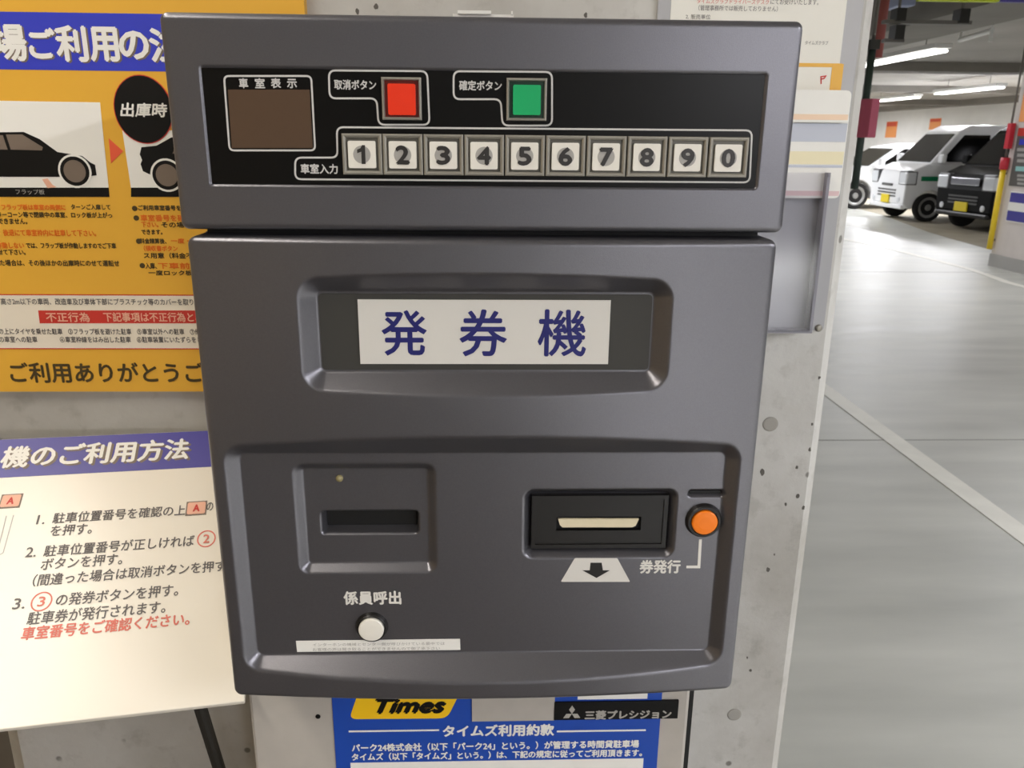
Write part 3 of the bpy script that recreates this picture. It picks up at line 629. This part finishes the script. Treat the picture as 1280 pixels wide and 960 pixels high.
nt = clear.node_tree; nt.nodes.clear(); out = nt.nodes.new('ShaderNodeOutputMaterial'); mx = nt.nodes.new('ShaderNodeMixShader'); tr = nt.nodes.new('ShaderNodeBsdfTransparent'); gl = nt.nodes.new('ShaderNodeBsdfGlossy')
tr.inputs[0].default_value = (.95, .95, .97, 1); gl.inputs['Roughness'].default_value = .06
mx.inputs[0].default_value = .05; nt.links.new(tr.outputs[0], mx.inputs[1]); nt.links.new(gl.outputs[0], mx.inputs[2]); nt.links.new(mx.outputs[0], out.inputs[0])
kp = rect(HP.uv(838, 200)[0], HP.uv(980, 411)[1], HP.uv(1025.5, 250)[0], HP.uv(1000, 215)[1])
plate('clear_pocket', HP, rounded(kp, .004), clear, nh, .012, .0145, label='clear acrylic leaflet pocket')
rim = nb(); outline(rim, HP, [(kp[3][0], kp[3][1]), (kp[0][0], kp[0][1]), (kp[1][0], kp[1][1]), (kp[2][0], kp[2][1])], .003, 0, .0145, closed=False)
link('pocket_rim', rim, mat('acrylic_edge', (140, 138, 146), .2), nh)
def leaflet(px, y0, y1, mt, h, label, bands, r=.006):
    q = (kp[0][0]+.004, HP.uv(1000, y1)[1], HP.uv(px, (y0+y1)/2)[0], HP.uv(1000, y0)[1])
    o = tag(plate('leaflet', HP, rounded(rect(*q), r), M[mt], None, h, h+.0022), label, 'leaflet', 'leaflets in the clear holder')
    for a, b, c in bands:
        plate('colour_band', HP, rect(q[0]+.001, HP.uv(1000, b)[1], q[2]-.001, HP.uv(1000, a)[1]), M[c], o, h+.0022, h+.0025)  # pale colour bands laid across the leaflet face
leaflet(1057, 113, 153, 'white', .0085, 'upper white leaflet with an orange lower edge, right of the machine housing', [(143, 150, 'palepeach')])
leaflet(1052, 140, 247, 'white', .0050, 'lower white leaflet with pale blue and red bands in the clear holder', [(154, 177, 'paleblue'), (189, 205, 'lime2'), (206, 209, 'paleblue'), (238, 244, 'palepink')])
u, v = HP.uv(1023, 410); link('holder_screw', lathe(nb(), HP.pt(u, v), HP.n, [(.004, 0), (.004, .001), (.002, .002)], 20), M['bezel'], nh, smooth=True)

# ------------------------------------------------------------------ pipes, signs and the right-hand pillar
def at_y(px, py, y): return fplane(y).hit(px, py)
def at_z(px, py, z): return FLOORP.__class__((0, 0, z), (1, 0, 0), (0, 1, 0)).hit(px, py)
def at_x(px, py, x): return Plane((x, 0, 0), (0, -1, 0), (0, 0, 1)).hit(px, py)
Yq = 5.0
a = at_y(1079, 150, Yq); zb = at_y(1072, 236, Yq).z
z1, z2 = at_y(1089, 50, Yq).z, at_y(1088, 62, Yq).z
rb = empty('alarm_box', (a.x, Yq, zb), 'dusky red box on a dark green drop pipe beside the concrete pillar edge', 'alarm box')
link('drop_pipe', tube(nb(), (a.x, Yq, zb), (a.x, Yq, z2), .024, 16), M['pipegreen'], rb, smooth=True)
link('conduit', tube(nb(), (a.x, Yq, z1), (a.x, Yq, 2.9), .011, 12), M['pipegrey'], rb, smooth=True)
ztop, zbot = at_y(1085, 124, Yq).z, at_y(1083, 172, Yq).z; xl, xm, xr = at_y(1073, 148, Yq).x, at_y(1080, 148, Yq).x, at_y(1093, 148, Yq).x
bb = nb(); prism(bb, Plane((0, 0, zbot), (1, 0, 0), (0, 1, 0)), [(xl, Yq-.02), (xm, Yq-.09), (xr, Yq-.05), (xr, Yq+.03), (xl, Yq+.03)], 0, ztop-zbot); link('red_case', bb, M['boxred'], rb, bevel=.004)
bb = nb(); box(bb, (a.x-.032, Yq-.035, z2), (a.x+.032, Yq+.035, z1)); link('pipe_coupling', bb, M['steel'], rb)
Yr = 6.0; a = at_y(1102, 30, Yr); zb = at_y(1099, 72, Yr).z
rp = tag(link('sprinkler_pipe', tube(nb(), (a.x, Yr, zb), (a.x, Yr, 2.9), .036, 18), M['pipered'], None, smooth=True), 'rusty red vertical sprinkler pipe hanging from the ceiling near the pillar', 'pipe')
Yc = 5.6; z = at_y(1150, 28, Yc).z; x0, x1 = at_y(1104, 27, Yc).x, at_y(1212, 28, Yc).x
cb = empty('cable_tray', (x0, Yc, z), 'dark cable tray bar with square brackets under the ceiling', 'cable tray')
bb = nb(); box(bb, (x0, Yc-.03, z-.012), (x1, Yc+.03, z+.012)); link('tray_bar', bb, M['pipegrey'], cb)
for (xa, ya, xb, yb) in ((1116, 11, 1130, 27), (1194, 12, 1209, 30)):
    p, q = at_y(xa, yb, Yc), at_y(xb, ya, Yc); bb = nb(); box(bb, (p.x, Yc-.05, p.z), (q.x, Yc+.05, q.z)); link('tray_bracket', bb, M['steel'], cb)
    bb = nb(); tube(bb, ((p.x+q.x)/2, Yc, q.z), ((p.x+q.x)/2, Yc, 2.9), .01, 8); link('hanger_rod', bb, M['pipegrey'], cb)
z = at_y(1110, 51, Yc).z; x0, x1 = at_y(1104, 51, Yc).x, at_y(1128, 51, Yc).x; 
bb = nb(); p, q = at_y(1114, 50, Yc), at_y(1128, 32, Yc); box(bb, (p.x, Yc-.05, p.z), (q.x, Yc+.05, q.z)); link('tray_bracket', bb, M['steel'], cb)
bb = nb(); box(bb, (x0, Yc-.03, z-.012), (x1, Yc+.03, z+.012)); link('tray_bar', bb, M['pipegrey'], cb)
# old bracket lamp, unlit, on the ceiling
p, q = at_z(1200, 50, 2.74), at_z(1240, 38, 2.74)
ul_ = empty('unlit_lamp', tuple(p), 'small unlit white bracket lamp right of the nearest bright lamp', 'lamp')
bb = nb(); tube(bb, p, q, .03, 10); link('lamp_tube', bb, M['lampwhite'], ul_)
bb = nb(); tube(bb, (q.x, q.y, q.z-.12), (q.x, q.y, 2.9), .02, 8); tube(bb, p, (p.x, p.y, 2.9), .02, 8); link('lamp_bracket', bb, M['lampwhite'], ul_)
# hanging guide sign whose lower edge just enters the frame
Yg = 4.6; p, q, s_ = at_y(1147, 1.2, Yg), at_y(1247, 1.2, Yg), at_y(1330, 1.2, Yg)
gs = empty('hanging_sign', (p.x, Yg, p.z), 'lime and blue hanging sign, only its lower edge in view at the top', 'sign')
bb = nb(); box(bb, (p.x, Yg-.02, p.z), (q.x, Yg+.02, p.z+.3)); link('lime_panel', bb, M['lime'], gs)
bb = nb(); box(bb, (q.x, Yg-.02, p.z), (s_.x, Yg+.02, p.z+.3)); link('blue_panel', bb, M['signblue2'], gs)
for xx in (p.x+.1, s_.x-.1): bb = nb(); tube(bb, (xx, Yg, p.z+.3), (xx, Yg, 2.9), .008, 8); link('hanger_rod', bb, M['steel'], gs)
p, q = at_y(1117, 9, 7), at_y(1140, -10, 7); bb = nb(); box(bb, (p.x, 6.9, p.z), (q.x, 7.2, 2.9)); tag(link('ceiling_junction_box', bb, M['bluegrey'], None, bevel=.01), 'pale blue casing under the ceiling beside the rusty pipe', 'junction box')
# pillar on the right: its side wall carries signs
rx, ry = 6.54, 9.79
rpil = struct('pillar_right', box(nb(), (rx, 8.85, 0), (rx+.95, ry, 2.9)), mat('pale_pillar', (214, 206, 200), .7, noise=.05, nscale=5))
struct('pillar_right_skirting', box(nb(), (rx-.012, 8.84, 0), (rx+.96, ry+.012, .16)), mat('skirting_grey', (172, 170, 166), .7))
RP = Plane((rx, 0, 0), (0, -1, 0), (0, 0, 1))
def wall_sign(name, px, mt, label, cat='sign'):
    u0, v0, u1, v1 = px; r = tag(plate(name, RP, rect(u0, v0, u1, v1), mt, None, 0, .015), label, cat); return r
def rpx(x0, y0, x1, y1): return pxrect(RP, x0, y0, x1, y1)
u0, v0, _, v1 = rpx(1268, 165, 1280, 233); bd = wall_sign('notice_board', (u0, v0, u0+.42, v1), M['board'], 'dark grey notice board with pale lines on the right pillar')
acc = nb()
for k, (y, h) in enumerate(((185, 4), (192, 4), (199, 4), (218, 3), (223, 3), (228, 3))): q = rpx(1273, y, 1280, y+h); prism(acc, RP, rect(q[0], q[1], q[0]+.26, q[3]), .015, .017)
link('text_row', acc, M['disc'], bd)
q = rpx(1271, 208, 1280, 214); plate('teal_row', RP, rect(q[0], q[1], q[0]+.3, q[3]), M['teal'], bd, .015, .017)
q = rpx(1276, 174, 1280, 181); plate('blue_row', RP, rect(q[0], q[1], q[0]+.2, q[3]), M['signblue'], bd, .015, .017)
q = rpx(1274, 160, 1280, 170); plate('red_row', RP, rect(q[0], q[1], q[0]+.2, q[3]), M['redink'], bd, .015, .017)
u0, v0, _, v1 = rpx(1262, 241, 1280, 277); bs = wall_sign('arrow_sign', (u0-.012, v0-.012, u0+.5, v1+.012), M['white'], 'blue sign with white band low on the right pillar')
plate('blue_field', RP, rect(u0, v0, u0+.488, v1), M['signblue2'], bs, .015, .017)
vm = v0+(v1-v0)*.36; plate('white_band', RP, rect(u0, vm, u0+.488, vm+(v1-v0)*.30), M['white'], bs, .017, .019)
q = rpx(1278, 110, 1284, 152); tag(plate('orange_poster', RP, rect(q[0], q[1], q[0]+.3, q[3]), M['orangeposter'], None, 0, .01), 'orange poster high on the right pillar, mostly out of frame', 'poster')
# corner guard and rod
gx, gy = rx-.05, ry-.02
zg0, zg1 = at_y(1240, 311, gy).z, at_y(1253, 212, gy).z; zr1 = at_y(1256, 197, gy).z
zr2, zr3 = at_y(1259, 186, gy).z, at_y(1263, 154, gy).z
cg = empty('corner_guard', (gx, gy, zg0), 'yellow guard post with red top fixed to the right pillar corner', 'guard')
link('guard_tube', tube(nb(), (gx, gy, zg0), (gx, gy, zg1), .034, 18), M['postyellow'], cg, smooth=True)
link('guard_cap', tube(nb(), (gx, gy, zg1), (gx, gy, zr1), .05, 18), M['guardred'], cg, smooth=True)
link('guard_rod', tube(nb(), (gx, gy, zr1), (gx, gy, 2.9), .012, 10), M['pipegrey'], cg, smooth=True)
bb = nb(); box(bb, (gx-.03, gy-.05, zr2), (gx+.03, gy+.03, zr3)); link('red_tag', bb, M['guardred'], cg, bevel=.004)
for z in (zg0+.1, zg1-.06): bb = nb(); box(bb, (gx, gy-.01, z), (rx+.005, gy+.01, z+.03)); link('guard_clip', bb, M['pipegrey'], cg)
# posters on the far wall
WP = Plane((16, 0, 0), (0, -1, 0), (0, 0, 1))
for (x0, y0, x1, y1), lb in (((1108, 152, 1121, 172), 'orange poster on the far white wall, left of the other'), ((1162.5, 148, 1176, 162), 'orange poster on the far wall just above the white van')):
    q = pxrect(WP, x0, y0, x1, y1); p_ = tag(plate('wall_poster', WP, rect(*q), M['orangeposter'], None, 0, .02), lb, 'poster', 'orange posters on the far wall')
    plate('poster_heading', WP, rect(q[0]+.02, q[3]-(q[3]-q[1])*.3, q[2]-.02, q[3]-.02), M['redposter'], p_, .02, .025)

# ------------------------------------------------------------------ parked cars (nose towards local +x)
def car(name, label, loc, rot, prof, roofline, W, wheels, paint, wr=.28, taper=.16, kind='van', stripe=False, chrome=False, wheel_lbl=None):
    r = empty(name, loc, label, 'car', 'cars parked in the far bays'); r.rotation_euler = (0, 0, rot)
    def put(nm, b, mt, parent=r, **k):
        me_o = link(nm, b, mt, None, **k); me_o.parent = parent; return me_o
    hw = W/2
    def shell(P, f, b):       # P closed outline (x, z); half width f(z)
        tri = geometry.tessellate_polygon([[Vector((*p, 0)) for p in P]])
        A = [b.verts.new((x, -f(z), z)) for x, z in P]; B = [b.verts.new((x, f(z), z)) for x, z in P]; N = len(P)
        for t in tri:
            b.faces.new([A[i] for i in t]); b.faces.new([B[i] for i in t[::-1]])
        for i in range(N): j = (i+1) % N; b.faces.new((A[i], B[i], B[j], A[j]))
        bmesh.ops.recalc_face_normals(b, faces=b.faces); return b
    # lower body with wheel arches cut into its outline
    low = []
    for k, (x, z) in enumerate(prof): low.append((x, z))
    zb = prof[0][1]; arch = []
    for wx in sorted(wheels):
        R = wr+.06; n = 10; c0 = math.asin(max(-1, min(1, (zb-wr)/R)))
        arch += [(wx-R*math.cos(c0+(math.pi-2*c0)*k/n), wr+R*math.sin(c0+(math.pi-2*c0)*k/n)) for k in range(n+1)]
    body = put('body', shell(prof[:1]+arch+prof[1:], lambda z: hw*(1-.03*max(0, (.5-z)/.3) if z < .5 else 1), nb()), paint, bevel=.03, seg=2)
    zbelt = roofline[0][1]; zr = max(z for _, z in roofline)
    def fw(z): return hw-.02-taper*hw*(max(0, z-zbelt)/(zr-zbelt))**1.3
    put('cabin', shell(roofline, fw, nb()), paint, bevel=.03, seg=2)
    def slab(b, pts, off=.012):     # quad given by 4 points pushed outwards
        n = (Vector(pts[1])-Vector(pts[0])).cross(Vector(pts[3])-Vector(pts[0])).normalized()
        vs = [b.verts.new(Vector(p)+n*off) for p in pts]; ws = [b.verts.new(Vector(p)-n*.03) for p in pts]
        b.faces.new(vs); b.faces.new(ws[::-1])
        for i in range(4): b.faces.new((vs[i], ws[i], ws[(i+1) % 4], vs[(i+1) % 4]))
        return b
    i0 = next(k for k in range(len(roofline)) if roofline[k][0] == max(x for x, _ in roofline))
    (xa, za), (xb, zb_) = roofline[i0], roofline[i0+1]
    def lerp(t): return xa+(xb-xa)*t, za+(zb_-za)*t
    (p0x, p0z), (p1x, p1z) = lerp(.06), lerp(.90)
    w0, w1 = fw(p0z)-.07, fw(p1z)-.09
    put('windscreen', slab(nb(), [(p0x, -w0, p0z), (p0x, w0, p0z), (p1x, w1, p1z), (p1x, -w1, p1z)]), M['glass'])
    # side windows
    zt = zr-.20 if kind == 'van' else zr-.13; z0 = zbelt+.05
    def xs_at(z): t = (z-za)/(zb_-za); return xa+(xb-xa)*t
    xrear = min(x for x, _ in roofline)
    cuts = [xs_at(z0)-.16, xs_at(z0)-1.12, xs_at(z0)-1.2, max(xrear+.25, .25)] if kind == 'van' else [xs_at(z0)-.2, 1.95, 1.87, .75]
    for s in (-1, 1):
        for n, (xf, xr) in enumerate(((cuts[0], cuts[1]), (cuts[2], cuts[3]))):
            xft = xf-(xs_at(z0)-xs_at(zt)) if n == 0 else xf
            q = [(xf, s*fw(z0), z0), (xft, s*fw(zt), zt), (xr+.02*n, s*fw(zt), zt), (xr, s*fw(z0), z0)]
            put('side_window', slab(nb(), q if s < 0 else q[::-1], .008), M['glass'])
        b = nb(); box(b, (cuts[0]-.02, s*(hw+.10)-.08, z0-.02), (cuts[0]+.09, s*(hw+.10)+.08, z0+.15)); put('wing_mirror', b, paint, bevel=.03)
    for wx in wheels:
        for s in (-1, 1):
            c = (wx, s*(hw-.17), wr)
            t = put('wheel', lathe(nb(), c, (0, s, 0), [(wr*.6, 0), (wr*.95, 0), (wr, .03), (wr, .12), (wr*.93, .15), (wr*.76, .15), (wr*.74, .12)], 28), M['tyre'])
            rm = lathe(nb(), c, (0, s, 0), [(wr*.75, .10), (wr*.72, .14), (wr*.6, .135), (wr*.5, .11), (wr*.24, .115), (wr*.18, .145), (.01, .145)], 28)
            put('wheel_rim', rm, M['rim'], t)
    xn = max(x for x, _ in prof)
    for s in (-1, 1):
        b = nb(); box(b, (xn-.24, min(s*(hw-.31), s*(hw+.004)), .70), (xn+.004, max(s*(hw-.31), s*(hw+.004)), 1.0)); hl = put('headlamp', b, M['lamprim'], bevel=.03)
        b = nb(); box(b, (xn-.21, min(s*(hw-.28), s*(hw+.012)), .73), (xn+.014, max(s*(hw-.28), s*(hw+.012)), .97)); put('headlamp_lens', b, M['lampglass'], hl, bevel=.03)
        b = nb(); lathe(b, (xn-.01, s*(hw-.2), .42), (1, 0, 0), [(.055, 0), (.055, .02), (.03, .03)], 18); put('fog_lamp', b, M['lampglass'])
    b = nb()
    for k in range(3): box(b, (xn-.01, -hw*.52, .47+.06*k), (xn+.008, hw*.52, .5+.06*k))
    put('lower_grille', b, M['grille'])
    b = nb(); box(b, (xn-.02, -hw*(.5 if chrome else .3), .80 if chrome else .68), (xn+.02, hw*(.5 if chrome else .3), .93 if chrome else .73)); put('grille', b, M['chrome'] if chrome else M['grille'], bevel=.01)
    b = nb(); box(b, (xn, -.165, .34), (xn+.03, .165, .505)); put('licence_plate', b, M['plateyellow'] if kind == 'van' else M['white'], bevel=.005)
    b = nb(); box(b, (xn-.10, -hw+.05, .24), (xn+.02, hw-.05, .33)); put('bumper', b, M['blackm'] if chrome else paint, bevel=.03)
    if stripe:
        for s in (-1, 1):
            b = nb(); box(b, (.1, s*hw-.006, .80), (xn-.30, s*hw+.006, .89)); put('green_stripe', b, M['greenstripe'])
    for s in (-1, 1):
        b = nb(); box(b, (1.55 if kind == 'van' else 2.0, s*hw-.02, .93), (1.72 if kind == 'van' else 2.18, s*hw+.03, .96)); put('door_handle', b, paint if not chrome else M['chrome'], bevel=.006)
    return r
vanprof = [(0, .26), (3.35, .26), (3.42, .36), (3.42, .72), (3.36, .98), (3.02, 1.13), (.0, 1.13)]
vanroof = [(.01, 1.12), (2.98, 1.12), (2.42, 1.76), (2.2, 1.87), (.25, 1.88), (.08, 1.80)]
sedprof = [(0, .24), (4.1, .24), (4.22, .36), (4.22, .62), (4.1, .76), (3.3, .98), (.1, 1.0), (0, .8)]
sedroof = [(.15, .98), (3.22, .97), (2.5, 1.43), (1.9, 1.52), (1.0, 1.5), (.45, 1.38)]
car('white_van', 'white boxy van with green side stripe parked behind the black van', (8.89+2.87, 15.875+.62, 0), math.pi, vanprof, vanroof, 1.475, (.65, 2.87), M['whitepaint'], stripe=True)
car('black_van', 'black boxy van with chrome grille parked nearest, beside the yellow guard', (8.935+3.12, 14.924-.22, 0), math.pi+.13, vanprof, vanroof, 1.475, (.65, 2.87), M['blackpaint'], chrome=True)
car('white_hatchback', 'white low car farthest left, half hidden by the white van', (8.83+3.42, 19.06+.75, 0), math.pi, sedprof, sedroof, 1.69, (.8, 3.42), M['whitepaint'], wr=.31, kind='hatch')
